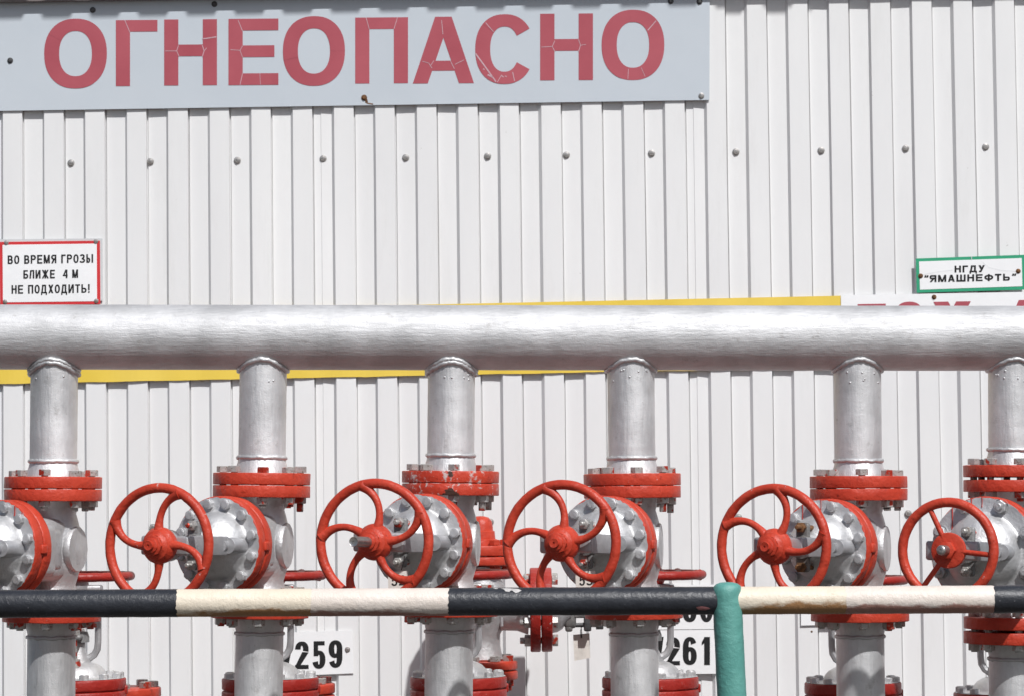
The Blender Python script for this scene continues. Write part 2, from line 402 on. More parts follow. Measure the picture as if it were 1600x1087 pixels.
rows = [[bm.verts.new((x + .0011 * noise.noise(Vector((x * 9, z * 2, 1))), y + .0014 * noise.noise(Vector((x * 7, z * 2.3, 5))), z)) for x, y in prof] for z in zs]
for A, Bq in zip(rows, rows[1:]):
    for k in range(len(prof) - 1): bm.faces.new((A[k], A[k + 1], Bq[k + 1], Bq[k]))
wall = obj('corrugated_wall', bm, 'wall', ang=0)
so = wall.modifiers.new('thickness', 'SOLIDIFY'); so.thickness = .0012; so.offset = -1
tag(wall, 'white corrugated steel building wall with vertical ribs and a row of screws', 'wall')
SX = [111, 235, 371, 505, 634, 762, 885, 1018, 1150, 1283, 1415, 1540]
for x in SX: screw(wall, x, 256 - (x - 111) * .0182 + rnd.uniform(-1, 1), YW + DEP - .001, .0066, 'steel')
for x in SX: screw(wall, x + 4, 826 - (x - 111) * .0182 + rnd.uniform(-1, 1), YW + DEP - .001, .0066, 'steel')
bm = B(); strip(bm, [(336, 432.5), (343, 432), (348, 433.5)], 2.6, YW + DEP - .004); obj('scuff_mark', bm, 'shade', wall, ang=0)
screw(wall, 1268, 986, YW + .004, .004, 'rust')

# roof: corrugated sheet whose overhang throws the scalloped shadow
rp = .134; bm = B(); zsh = at(400, 18, YW - .02).z
OV = .34; drop = math.tan(SUN_EL) / math.cos(SUN_AZ)
zr = zsh + (OV - .02) * drop + .017
xs = []; x0 = at(49, 10, YW).x + OV * math.tan(SUN_AZ)
for k in range(-16, 17):
    x = x0 + k * rp
    xs += [(x - .030, 0), (x - .016, .026), (x + .018, .026), (x + .032, 0)]
r0, r1 = [], []
for x, h in xs:
    sl = .0078 * (x - 0)
    r0.append(bm.verts.new((x, YW - OV, zr + h + sl))); r1.append(bm.verts.new((x, YW + 3.0, zr + h + .55 + sl)))
for k in range(len(xs) - 1): bm.faces.new((r0[k], r0[k + 1], r1[k + 1], r1[k]))
roof = obj('roof', bm, 'roof', ang=0); so = roof.modifiers.new('thickness', 'SOLIDIFY'); so.thickness = .0015
tag(roof, 'brown ribbed metal roof sheet overhanging the top of the white wall', 'roof')
bm = B(); pl = [at(-140, 5.5, YW - .03), at(1760, -27, YW - .03)]
a, b = pl; tk = Vector((0, .022, 0)); up = Vector((0, 0, .09))
vs = [bm.verts.new(p) for p in (a, b, b + up, a + up, a + tk, b + tk, b + up + tk, a + up + tk)]
for f in ((0, 1, 2, 3), (5, 4, 7, 6), (4, 5, 1, 0), (3, 2, 6, 7), (4, 0, 3, 7), (1, 5, 6, 2)): bm.faces.new([vs[i] for i in f])
tr = obj('eave_trim', bm, 'roof', roof, ang=0)

# ------------------------------------------------------------------ signs on the wall
YS = YW - .006
bm = B(); sheet(bm, [(-90, -6), (1109, -14), (1108.5, 156.5), (-90, 175)], YS, .003)
big = obj('warning_sign', bm, 'sign', ang=0)
tag(big, 'long grey sheet sign with big faded red capitals on top of the wall', 'sign')
BL = [('О', 69, 167, 30, 139), ('Г', 181, 246, 32, 135), ('Н', 256.5, 339, 31, 134), ('Е', 357, 435, 30, 133.5), ('О', 442, 539, 26, 135),
      ('П', 555, 637.5, 28, 131), ('А', 645, 740.5, 27, 131), ('С', 742.5, 834, 23, 132), ('Н', 844, 926.5, 22, 126), ('О', 940, 1038, 16, 126)]
bm = B(); letters(bm, BL, YS, -.008, .215, .176); obj('lettering', bm, 'film', big, ang=0)
for pts, wd in (([(195, 32), (203, 51)], 1.4), ([(258, 80), (276, 80), (279, 71)], 1.2), ([(276, 80), (280, 89)], 1.2), ([(316, 71), (319, 80), (316, 89)], 1.4), ([(319, 80), (323, 75)], 1.2), ([(316, 61), (322, 60.5), (338, 58)], 2.2),
                ([(372, 32), (379, 49)], 1.3), ([(360, 78), (375, 79), (379, 72)], 1.2), ([(375, 79), (379, 90)], 1.2), ([(379, 115), (375, 133)], 1.3), ([(406, 115), (407, 133)], .9),
                ([(572, 28), (577, 46)], 1.2), ([(621, 28), (615.5, 46)], 1.2), ([(660, 96), (670, 99), (675, 107)], 1.2), ([(690, 32), (692, 54)], 1.3), ([(704, 96), (710, 108)], 1.3), ([(711, 101), (725, 94)], 1.2), ([(672, 104), (678, 95)], 1.1),
                ([(759, 36), (771, 50)], 1.3), ([(743, 84), (757, 103), (775, 128)], 2.6), ([(762, 117), (770, 121)], 3), ([(777, 129), (784, 117)], 1.2), ([(783, 118), (787, 121)], 2), ([(801, 113), (804, 127)], 1.6), ([(755, 108), (757, 109)], 2), ([(789, 119), (792, 120)], 2),
                ([(846, 74), (863, 73), (867, 64)], 1.2), ([(863, 73), (867, 81)], 1.2), ([(904, 62), (907, 71), (904, 81)], 1.3), ([(907, 71), (916, 70)], 1.1), ([(1012, 48), (1025, 33)], 1.8), ([(982, 108), (981, 124)], 1.0), ([(1002, 106), (1008, 120)], 1.0)):
    bm = B(); strip(bm, pts, wd * .8, YS - .0013); obj('film_crack', bm, 'crack', big, ang=0)
for x, y, mt in ((145, 16, 'dark_bolt'), (335, 7, 'dark_bolt'), (16, 95, 'dark_bolt'), (569, 153, 'rust'), (1096, 150, 'steel'), (1048, 2, 'dark_bolt'), (1093, 3, 'dark_bolt')):
    screw(big, x, y, YS - .0004, .0055, mt)
bm = B(); strip(bm, [(571, 153), (572.5, 158), (573, 161)], 4, YS - .0007); strip(bm, [(573, 161.5), (583, 163)], 1.6, YS - .0007); obj('rust_stain', bm, 'rust', big, ang=0)

YB = YW - .0045                                           # yellow band lying over the ribs
bm = B(); n = 150; f0, f1 = [], []
for k in range(n + 1):
    px = -60 + (1313.5 + 60) * k / n
    yt = 490.5 - .0214 * px; yb = 599 - .0195 * px + 1.0 * noise.noise(Vector((px * .02, 0, 0))) + .5 * noise.noise(Vector((px * .09, 4, 0)))
    x = at(px, 530, YB).x; yy = YB + .0022 * (.5 - .5 * math.cos(2 * math.pi * ((x - xd) / PIT - .25)))
    f0.append(bm.verts.new(at(px, yt, yy))); f1.append(bm.verts.new(at(px, yb, yy)))
for k in range(n): bm.faces.new((f0[k], f0[k + 1], f1[k + 1], f1[k]))
yel = obj('yellow_band', bm, 'yellow', ang=0); so = yel.modifiers.new('thickness', 'SOLIDIFY'); so.thickness = .001; so.offset = -1
tag(yel, 'long yellow strip running along the wall behind the silver header pipe', 'band')

bm = B(); sheet(bm, [(1314, 461.5), (1800, 453), (1800, 536), (1315, 544)], YW - .0075, .002)
gz = obj('facility_sign', bm, 'white', ang=0); tag(gz, 'white sign with red capitals half hidden behind the header pipe', 'sign')
bm = B(); letters(bm, [('Г', 1340, 1384, 475.5, 528), ('З', 1402, 1443, 472, 528), ('У', 1457.5, 1518, 472, 527), ('А', 1568, 1640, 469.5, 525)], YW - .0075, -.016, .38, .22); obj('lettering', bm, 'film', gz, ang=0)
screw(gz, 1459.5, 464.5, YW - .0077, .0045, 'rust')

YL = YW - .009                                            # storm warning sign, left
bm = B(); sheet(bm, [(-30, 374.5), (160, 373), (160.5, 470), (-30, 474)], YL + .0022, .002)
st = obj('storm_sign', bm, 'plate', ang=0); tag(st, 'small white sign with thick red border and three lines of black text', 'sign')
bm = B(); sheet(bm, [(-1.5, 378.5), (156, 376.5), (156.8, 475.5), (.5, 477.5)], YL, .002); obj('border', bm, 'red_sign', st, ang=0)
bm = B(); sheet(bm, [(4, 383.0), (151.2, 381), (151.6, 471), (4.6, 472.8)], YL - .0006, .0005); obj('face', bm, 'white', st, ang=0)
WD = {'М': 1.2, 'Ы': 1.3, 'Ж': 1.45, 'Д': 1.15, '!': .4, ' ': .45, 'Г': .85, 'Т': .95, 'Ш': 1.35, 'Ф': 1.3, '“': .6, '”': .6, 'И': 1.05, '1': .6}
it = line_of_text('ВО ВРЕМЯ ГРОЗЫ', 12, 145.5, 399.6, 413, -.017, WD) + line_of_text('БЛИЖЕ  4 М', 36.5, 122, 422.6, 435.8, -.014, WD) + line_of_text('НЕ ПОДХОДИТЬ!', 18, 140.5, 446, 459.4, -.014, WD)
bm = B(); letters(bm, it, YL - .0006, -.015, .185, .16); obj('lettering', bm, 'ink', st, ang=0)
for x, y in ((10, 379.5), (150, 377.5), (150.5, 470.5), (8, 472)): screw(st, x, y, YL - .0007, .0042, 'steel')

YG = YW - .010                                            # green bordered company sign, right
bm = B(); sheet(bm, [(1431, 404.3), (1603, 398.4), (1604, 452.8), (1432.5, 457.7)], YG, .002)
gs = obj('company_sign', bm, 'green_sign', ang=0); tag(gs, 'small white sign with green border and black text, tilted', 'sign')
bm = B(); sheet(bm, [(1436, 409), (1596.5, 403.6), (1597.5, 447.6), (1437.5, 453)], YG - .0006, .0005); obj('face', bm, 'white', gs, ang=0)
it = line_of_text('НГДУ', 1491.5, 1539, 415.6, 426.3, -.02, WD) + line_of_text('“ЯМАШНЕФТЬ”', 1443.5, 1587, 430.6, 441.4, -.02, WD)
bm = B(); letters(bm, it, YG - .0006, -.02, .27, .21); obj('lettering', bm, 'ink', gs, ang=0)
bm = B(); strip(bm, [(1441, 429.5), (1465, 425), (1489, 422)], .3, YG - .0016); strip(bm, [(1534, 409), (1545, 418), (1565, 423), (1588, 424)], .3, YG - .0016); strip(bm, [(1518, 401), (1518.2, 406)], 1.2, YG - .0018); obj('face_crack', bm, 'plate', gs, ang=0)
for x, y in ((1438.5, 431.5), (1591, 424)): screw(gs, x, y, YG - .0007, .0045, 'rust')

GP = 'number plates on the wall'
def plate(label, corners, items, Y, slope, scr=()):
    bm = B(); sheet(bm, corners, Y, .002); p = obj('number_plate', bm, 'white', ang=0); tag(p, label, 'plate', GP)
    if items: bm = B(); letters(bm, items, Y, slope, .205, .15); obj('lettering', bm, 'ink', p, ang=0)
    for x, y in scr: screw(p, x, y, Y - .0003, .005, 'steel')
    return p
plate('white number plate reading 259, behind the second pipe from the left', [(433, 988), (550.4, 984), (552.4, 1051), (435, 1056)],
      [('/', 440, 458, 1003, 1047), ('2', 461, 482.3, 1001.5, 1044.5), ('5', 488, 508.5, 1001, 1044), ('9', 513.5, 535, 999.5, 1042.5)], YW - .006, -.012, ((543, 1014),))
plate('white number plate reading 261, left of the teal post', [(1012, 984), (1119, 983), (1120, 1051.6), (1013, 1053)],
      [('/', 1022, 1037, 995, 1039), ('2', 1041, 1062.5, 995, 1038.5), ('6', 1067, 1088.7, 994.3, 1038), ('1', 1096.5, 1109.3, 994.3, 1038)], YW - .006, -.004)
plate('white number plate half behind the black rail, directly above the 261 plate', [(1012, 914), (1118, 912.5), (1119, 982), (1012, 983)],
      [('/', 1022, 1037, 928, 972), ('2', 1041, 1062.5, 928, 971.5), ('6', 1067, 1088.3, 927.5, 971), ('0', 1093.2, 1114.5, 927.3, 971)], YW - .006, -.004)
plate('blank white plate mostly hidden behind the pipe right of the teal post', [(1251, 908), (1350, 906), (1351, 974), (1251.5, 976.5)], None, YW - .005, 0)

# ------------------------------------------------------------------ pipework frames
PIPE_R = .0567; HEAD_R = .0776
XT = [85, 411.5, 705.5, 985.5, 1339.5, 1581]
XB = [79.5, 404, 701, 992, 1345, 1583]
CY = [858, 852, 849, 853, 857, 866]
HALF = [.144, .144, .144, .144, .144, .181]          # centre to flange joint
WX = [None, 244.5, 582, 874.5, 1205.5, 1478.5]
LW = [.46, .46, .46, .46, .46, .44]
def gap(half): return .0008 if half < .16 else .0035
FR, FT = .1165, .0282
frames = []
for i in range(6):
    a, b = at(XT[i], 570, 0), at(XB[i], 1087, 0)
    zax = (a - b).normalized(); t = (CY[i] - 570) / (1087 - 570); c = a.lerp(b, t)
    q = Vector((0, 0, 1)).rotation_difference(zax).to_matrix().to_4x4()
    frames.append((T(c) @ q, c, zax))
def hproj(P):
    v = CR.transposed() @ (P - CAM); return 800 + F * v.x / -v.z
yaws = []
for i in range(6):
    if WX[i] is None: yaws.append(R(-30)); continue
    lo, hi = R(-60), R(10)
    for _ in range(50):
        mid = (lo + hi) / 2
        P = frames[i][0] @ (RZ(mid) @ Vector((0, -LW[i] - .01, 0)))
        if hproj(P) < WX[i]: lo = mid
        else: hi = mid
    yaws.append(mid)

# ------------------------------------------------------------------ small shared hardware
def make_flange_bolt(h0, h1, long=.008):
    """stud through a flange pair: head above h1, nut below h0"""
    bm = B(); hexa(bm, .0155, h1, h1 + .0145); lathe(bm, [(0, h0 - .02), (.0085, h0 - .02), (.0085, h1 + .001), (0, h1 + .001)], I4, 12)
    hexa(bm, .0155, 0, .0165, T((0, 0, h0)) @ RX(math.pi)); lathe(bm, [(0, h0 - .0165 - long), (.0075, h0 - .0165 - long), (.0085, h0 - .0165 - long + .002), (.0085, h0 - .016), (0, h0 - .016)], I4, 12)
    return bm
proto = {}
def share(key, maker, mat):
    if key not in proto:
        o = obj('bolt', maker(), mat, ang=30); proto[key] = o.data; bpy.data.objects.remove(o)
    return proto[key]
def put(name, data, parent, mtx):
    o = bpy.data.objects.new(name, data); C.objects.link(o); o.parent = parent; o.matrix_local = mtx; return o
def bolt_circle(parent, name, data, r, n, ph, base=I4, jitter=True):
    for k in range(n):
        a = ph + 2 * math.pi * k / n
        put(name, data, parent, base @ T((r * math.cos(a), r * math.sin(a), rnd.uniform(-.0008, .0022) if jitter else 0)) @ RZ(rnd.uniform(0, 1)))

def bez(p0, p1, p2, n=14):
    return [tuple(((1 - t) ** 2 * a + 2 * t * (1 - t) * b + t * t * c) for a, b, c in zip(p0, p1, p2)) for t in [k / n for k in range(n + 1)]]
def handwheel(parent, kind, L, ring, mat, ph=0):
    """kind: four / five curved spokes, or disc hub with three straight rods; stands on the stem at distance L"""
    mw = MB @ T((0, 0, L))
    bm = B(); torus(bm, ring, .0112, mw, 96, 16, .06); w = obj('handwheel', bm, mat, parent, ang=60)
    if kind == 'disc':
        bm = B(); disc(bm, .041, -.012, .0, mw, .003, 48); hexa(bm, .021, 0, .014, mw); obj('hub', bm, mat, w)
        for k in range(3):
            a = ph + 2 * math.pi * k / 3; c, s = math.cos(a), math.sin(a); bm = B()
            tube(bm, [(c * .03, s * .03, -.006), (c * (ring - .002), s * (ring - .002), 0)], .0062, 12, mw); obj('spoke', bm, mat, w, ang=60)
    else:
        n = 4 if kind == 'four' else 5; tw = -26 if kind == 'four' else 28
        bm = B(); lathe(bm, [(0, -.03), (.030, -.03), (.036, -.022), (.041, -.012), (.042, 0), (.040, .006), (.034, .012), (.033, .016), (.027, .019), (.025, .0225), (.0235, .024)], mw, 40, .0004)
        hexa(bm, .0245, .020, .032, mw, 8); lathe(bm, [(.0175, .03), (.017, .036), (.0135, .038), (0, .038)], mw, 24); obj('hub', bm, mat, w, ang=40)
        for k in range(n):
            a0 = ph + 2 * math.pi * k / n; a1 = a0 + R(tw)
            p0 = (.034 * math.cos(a0), .034 * math.sin(a0), .0); pm = (.100 * math.cos(a0 + R(tw) * .02), .100 * math.sin(a0 + R(tw) * .02), -.002); p2 = ((ring - .001) * math.cos(a1), (ring - .001) * math.sin(a1), 0)
            pts = bez(p0, pm, p2, 16); bm = B()
            rad = [.0096 - .0014 * math.sin(math.pi * min(1, j / 12)) + max(0, (j - 11) / 5) ** 2 * .0045 + max(0, (3 - j) / 3) * .002 for j in range(17)]
            tube(bm, pts, rad, 14, mw); obj('spoke', bm, mat, w, ang=60)
    return w

def gate_valve(mtx, label, group, half=.144, Rb=.1155, wheel='five', L=.46, ring=.124, ph=0, red='red', stem_out=.0, rusty=False, nb=12, nf=8, chipped=False, drips=(), nuts=False, Rf=FR, rear=False, tilt=0):
    global MB
    MB = RX(-R(tilt)) @ MB0
    v = empty('gate_valve', mtx, label, 'valve', group)
    redm = red
    # body: flow tube with flared ends, gate chest, side bosses
    bm = B(); e = half - gap(half) - FT
    lathe(bm, [(.050, -e), (.066, -e), (.060, -e + .012), (.0555, -e + .03), (.060, -e + .045), (.069, -.035), (.071, 0), (.069, .035), (.060, e - .045), (.0555, e - .03), (.060, e - .012), (.066, e), (.050, e)], I4, 48)
    box(bm, (0, -.072, 0), (.118, .150, .150), I4, .026, 5); box(bm, (0, -.100, 0), (.148, .060, .124), I4, .016, 4); box(bm, (0, -.062, 0), (.128, .05, .10), I4, .014, 4)
    for s in (-1, 1):
        lathe(bm, [(.050, 0), (.046, .040), (.047, .048), (.054, .052), (.0555, .055), (.0555, .065), (.053, .068), (0, .0685)], RZ(R(14)) @ RY(s * R(90)) @ RZ(.2), 14)
    obj('body', bm, 'silver', v, ang=40)
    for s in (-1, 1):
        bm = B(); disc(bm, Rf, e, e + FT, I4 if s > 0 else RX(math.pi), .0018, 96, .04); obj('flange', bm, 'red_chipped' if (chipped and s > 0) else redm, v, ang=45)
    fb = share(('fb', half), lambda: make_flange_bolt(e, half + gap(half) + FT), 'bolt'); fb2 = share(('fb2', half), lambda: make_flange_bolt(e, half + gap(half) + FT, .02), 'bolt')
    fb3 = share(('fb3', half), lambda: make_flange_bolt(e, half + gap(half) + FT, .0005), 'bolt')
    for s in (-1, 1):
        for k in range(nf):
            a = R(rnd.uniform(-3, 3) + 22.5 * 1.3) + 2 * math.pi * k / nf
            put('flange_bolt', rnd.choice((fb, fb, fb2)) if s > 0 else fb3, v, (I4 if s > 0 else T((0, 0, -2 * half))) @ T((.0925 * math.cos(a), .0925 * math.sin(a), rnd.uniform(-.001, .003))) @ RZ(rnd.uniform(0, 1)))
    # bonnet joint: two red rims, silver bolted face, dome
    h0, h1, h2 = .143, .173, .203
    bm = B(); disc(bm, Rb, h0, h1 - .001, MB, .004, 72, .05); disc(bm, Rb * .995, h1 + .001, h2, MB, .004, 72, .05); lathe(bm, [(Rb - .006, h1 - .003), (Rb - .006, h1 + .003)], MB, 48)
    box(bm, (Rb - .003, 0, h1), (.014, .022, .022), MB, .004)
    obj('bonnet_flange', bm, redm, v, ang=45)
    bm = B()
    rr = .079 * Rb / .1155 if not rear else .074; hd_ = 1 if not rear else .62
    lathe(bm, [(0, h2 - .004), (Rb - .002, h2 - .004)], MB, 120, 0)
    face = [(Rb - .0025, h2 + .0006), (Rb - .014, h2 + .0014), (rr + .006, h2 + .0016), (rr + .002, h2 + .004), (rr, h2 + .009), (rr * .985, h2 + .018 * hd_), (rr * .93, h2 + .031 * hd_), (rr * .82, h2 + .045 * hd_), (rr * .66, h2 + .056 * hd_), (rr * .46, h2 + .0635 * hd_), (.034, h2 + .067 * hd_), (.031 if not rear else .02, h2 + .070), (.031 if not rear else .02, h2 + .098), (.028 if not rear else .018, h2 + .101), (0, h2 + .101)]
    n0 = len(bm.verts); lathe(bm, face, MB, 120); bm.verts.ensure_lookup_table()
    for k in range(120):            # ragged brush line where the silver meets the red
        vv = bm.verts[n0 + k]; d = .0035 * noise.noise(Vector((k * .9, Rb * 50, mtx.translation.x * 9))) + rnd.uniform(-.0009, .0006)
        c = (MB.inverted() @ vv.co); s = (Rb - .0032 + min(.001, d)) / math.hypot(c.x, c.y); vv.co = MB @ Vector((c.x * s, c.y * s, c.z))
    bn = obj('bonnet', bm, 'silver', v, ang=50)
    def mk():
        b = B(); hexa(b, .0122, -.002, .0115, I4, 8); lathe(b, [(.009, .011), (.0085, .0125), (0, .0128)], I4, 14); return b
    def mk2():
        b = B(); lathe(b, [(.0185, -.001), (.0185, .002)], I4, 18); hexa(b, .016, 0, .013); lathe(b, [(.008, .012), (.008, .022), (.006, .024), (0, .024)], I4, 12); return b
    bb = share('nutb' if nuts else 'bb', mk2 if nuts else mk, 'silver')
    for k in range(nb):
        a = 2 * math.pi * (k + .5) / nb + R(rnd.uniform(-1.5, 1.5))
        put('bonnet_bolt', bb, v, MB @ T(((Rb - .0165) * math.cos(a), (Rb - .0165) * math.sin(a), h2 + .0015)) @ RZ(rnd.uniform(0, 1)))
    # yoke: two flat arms beside the stem, joined at the stem bush
    bm = B(); top = L - .035; xa = .055
    for s in (-1, 1):
        if rear:
            tube(bm, [(s * .012, 0, h2 + .046), (s * .030, 0, h2 + .050), (s * .042, 0, h2 + .058), (s * .050, 0, h2 + .072), (s * .052, 0, h2 + .09), (s * .053, 0, top)], [.012, .0095, .009, .009, .0085, .0085], 8, MB); continue
        box(bm, (s * xa, 0, (h2 + .055 + top) / 2), (.017, .044, top - h2 - .055), MB, .003, 2)
        tube(bm, [(s * .028, 0, h2 + .058), (s * .042, 0, h2 + .059), (s * .052, 0, h2 + .066), (s * xa, 0, h2 + .08)], [.020, .019, .018, .015], 12, MB)
        lathe(bm, [(.0, -.04), (.0195, -.04), (.0195, .026), (.018, .0285), (0, .0285)], MB @ T((s * .066, 0, h2 + .035)), 24)
    box(bm, (0, 0, top), (.126, .044, .026), MB, .006, 3); lathe(bm, [(.034, top - .015), (.036, top - .01), (.036, top + .012), (.030, L - .028), (.028, L - .01)], MB, 32)
    obj('yoke', bm, 'face', v, ang=40)
    bm = B(); hg = h2 + .104
    box(bm, (0, 0, hg), (.034, .114, .013), MB, .006, 3); lathe(bm, [(.03, h2 + .09), (.03, hg), (.026, hg + .012), (.014, hg + .014)], MB, 28)
    gl = obj('gland', bm, 'shade' if rusty else 'gland', v, ang=40)  # dark tone paints in the shadow beneath the yoke bar
    for s in (-1, 1):
        bm = B(); mg = MB @ T((0, s * .046, 0)); lathe(bm, [(0, h2 + .03), (.0058, h2 + .03), (.0058, hg + .032), (.004, hg + .034), (0, hg + .034)], mg, 12); hexa(bm, .0125, hg + .006, hg + .018, mg)
        tube(bm, [(0, 0, h2 + .02), (0, 0, h2 + .05)], [.017, .013], 16, mg)
        obj('gland_stud', bm, 'bolt' if not rusty else 'rust', v, ang=35)
    pr = [(0, h2 + .09)]; hz = h2 + .09; top_s = L + .045 + stem_out
    while hz < top_s: pr += [(.0115, hz), (.0105, hz + .0022)]; hz += .0044
    pr += [(.0095, top_s + .001), (.003, top_s + .001), (.0025, top_s - .002), (0, top_s - .002)]
    bm = B(); lathe(bm, pr, MB, 20); obj('stem', bm, 'steel' if (stem_out or (wheel == 'disc' and not rear)) else redm, v, ang=70)
    handwheel(v, wheel, L, ring, redm, ph)
    for ang, ln, wd in drips:
        x, y = (Rb - .006) * math.cos(R(ang)), (Rb - .006) * math.sin(R(ang)); bm = B()
        tube(bm, [(x, y + .004, h2 + .002), (x + .0006, y - ln * .5, h2 + .0022), (x, y - ln, h2 + .0022)], [wd, wd * .7, wd * 1.1], 8, MB); obj('paint_run', bm, 'drip', v, ang=60)
    return v

GV = 'gate valves along the header pipe'
VL = ['gate valve at the far left, only its domed bonnet and right side in view',
      'gate valve whose red handwheel has four curved spokes',
      'gate valve with bare threaded stem sticking out of the wheel and chipped upper flange',
      'gate valve with the 53 tag hanging behind its five spoked red wheel',
      'gate valve just right of the teal post, brown rust on its gland',
      'gate valve at far right with smaller wheel of three straight spokes and disc hub']
PH = [R(80), R(92), R(76), R(80), R(58), R(115)]
KIND = ['five', 'four', 'five', 'five', 'five', 'disc']
for i in range(6):
    gate_valve(frames[i][0] @ RZ(yaws[i]), VL[i], GV, HALF[i], .1155 if i < 5 else .132, KIND[i], LW[i], (.130, .130, .132, .132, .132, .109)[i], PH[i], tilt=(1, .5, 1, 1.8, 1.4, 1.9)[i],
               stem_out=.07 if i == 2 else 0, rusty=(i == 4), nb=12 if i < 5 else 8, chipped=(i == 2), nuts=(i == 5),
               drips={0: ((62, .02, .0016), (48, .014, .0012)), 4: ((118, .03, .0014), (92, .022, .001)), 5: ((128, .05, .0016), (112, .026, .0014), (104, .035, .0016), (92, .02, .0012))}.get(i, ()))

# ------------------------------------------------------------------ header pipe with welded branches
a, b = at(-330, 526.0, 0), at(1930, 529.0, 0)
hax = (b - a).normalized(); hm = T(a) @ Vector((0, 0, 1)).rotation_difference(hax).to_matrix().to_4x4(); hl = (b - a).length
hd = empty('header_pipe', T(at(800, 528, 0)), 'thick silver header pipe running across the whole row above the valves', 'pipe')
hinv = hd.matrix_world.inverted()
bm = B()
npt = 160
lathe(bm, [(0, 0)] + [(HEAD_R + .0005 * noise.noise(Vector((k * .31, 0, 0))), hl * k / npt) for k in range(npt + 1)] + [(0, hl)], hinv @ hm, 72)
obj('pipe', bm, 'silver_h', hd, ang=40)
for px in (738, 750):
    bm = B(); box(bm, hinv @ (at(px, 479.5, -.01) - Vector((0, 0, .0035))), (.012, .02, .006), I4, .002); obj('burr', bm, 'shade', hd)
def wob(k, s, amp): return amp * noise.noise(Vector((k * .55, s * 13.7, 2.2)))
def weld(bm, pts, r, s, mtx=I4):
    n = len(pts); pp = []; rr = []
    for k in range(n + 1):
        p = Vector(pts[k % n]); pp.append(p + Vector((0, 0, wob(k % n, s, r * .55)))); rr.append(r * (1 + .35 * noise.noise(Vector(((k % n) * 1.3, s, 0))) + .12 * ((k % n) % 2)))
    tube(bm, pp, rr, 10, mtx, False)
def counter_flange(parent, m, half, mat, flip):
    """welding neck flange opposite a valve: disc plus tapering hub, then weld"""
    f = RX(math.pi) if flip else I4
    bm = B(); disc(bm, FR * (1.004 if flip else 1), half + gap(half), half + gap(half) + FT, m @ f, .0018, 96, .04); o = obj('flange', bm, mat, parent, ang=45)
    z = half + gap(half) + FT
    bm = B(); lathe(bm, [(.05, z - .002), (.0665, z - .002), (.064, z + .008), (.0585, z + .024), (PIPE_R, z + .034), (PIPE_R - .001, z + .036)], m @ f, 48); obj('neck', bm, 'silver_v', o, ang=40)
    bm = B(); weld(bm, [((PIPE_R + .0005) * math.cos(2 * math.pi * k / 60), (PIPE_R + .0005) * math.sin(2 * math.pi * k / 60), z + .037) for k in range(60)], .0042, half * 90 + m.translation.x * 3, m @ f); obj('weld_bead', bm, 'silver', o, ang=80)
    return z + .037
def pipe_mesh(bm, r, z0, z1, mtx):
    n = 24; lathe(bm, [(r - .004, z0)] + [(r + .0004 * noise.noise(Vector((k * .6, mtx.translation.x * 7, z0))), z0 + (z1 - z0) * k / n) for k in range(n + 1)] + [(r - .004, z1)], mtx, 48)
for i in range(6):
    m = hinv @ frames[i][0]
    hz = (hinv.inverted() @ m).inverted() @ at(XT[i], 528, 0)          # header axis height in the branch's own frame
    br = bpy.data.objects.new('branch_pipe', bpy.data.meshes.new('branch_pipe'))
    bm = B(); z0 = HALF[i] + gap(HALF[i]) + FT + .036; pipe_mesh(bm, PIPE_R, z0, hz.z - HEAD_R * .55, m)
    bmesh.ops.recalc_face_normals(bm, faces=bm.faces); bm.to_mesh(br.data); bm.free(); br.data.materials.append(M['silver_v'])
    br.data.polygons.foreach_set('use_smooth', [True] * len(br.data.polygons)); br.data.set_sharp_from_angle(angle=R(40)); C.objects.link(br); br.parent = hd
    counter_flange(br, m, HALF[i], 'red_chipped' if i == 2 else 'red', False)
    bm = B()
    for q in range(2 if i in (0, 2) else 1):
        weld(bm, [((PIPE_R + .002) * math.cos(2 * math.pi * k / 72), (PIPE_R + .002) * math.sin(2 * math.pi * k / 72), hz.z - math.sqrt(HEAD_R ** 2 - ((PIPE_R + .001) * math.sin(2 * math.pi * k / 72)) ** 2) - .001 - q * .008) for k in range(72)], .0054, i * 3.3 + q * 1.7, m)
    for k in range(rnd.choice((2, 4, 7))):               # spatter
        a2 = rnd.uniform(-2.6, -.5); zz = hz.z - HEAD_R * rnd.uniform(.75, 1.15)
        lathe(bm, [(.003, 0), (.002, .0016), (0, .002)], m @ T(((PIPE_R - .0004) * math.cos(a2), (PIPE_R - .0004) * math.sin(a2), zz - .02)) @ RZ(a2) @ RY(R(90)), 7)
    obj('weld_bead', bm, 'silver', br, ang=80)

# ------------------------------------------------------------------ risers below the valves, with the line to the rear valve
YBK = .36
RL = ['silver riser pipe under the far left valve', 'silver riser pipe left of the 259 plate', 'silver riser pipe below the chipped flange valve', 'silver riser pipe left of the 261 plate',
      'silver riser pipe right of the teal post', 'silver riser pipe at the far right under a flange pair with an open gap']
ZT = [.70 + .0 for _ in range(6)]
back = []
for i in range(6):
    rs = empty('riser_pipe', frames[i][0], RL[i], 'pipe', 'riser pipes below the valves')
    z0 = HALF[i] + gap(HALF[i]) + FT + .036; zg = -frames[i][1].z
    bm = B(); pipe_mesh(bm, PIPE_R + .0008, zg - .02, -z0, I4); obj('pipe', bm, 'silver_v', rs, ang=40)
    counter_flange(rs, I4, HALF[i], 'red', True)
for i, (px, fy) in enumerate(((115.5, 1061), (419, 1060), (715.5, 1058), (1018, 1058.5), (1337, 1067), (1572, 1083))):
    c = at(px, fy, YBK - .06); back.append(Vector((c.x, YBK, c.z - .203)))
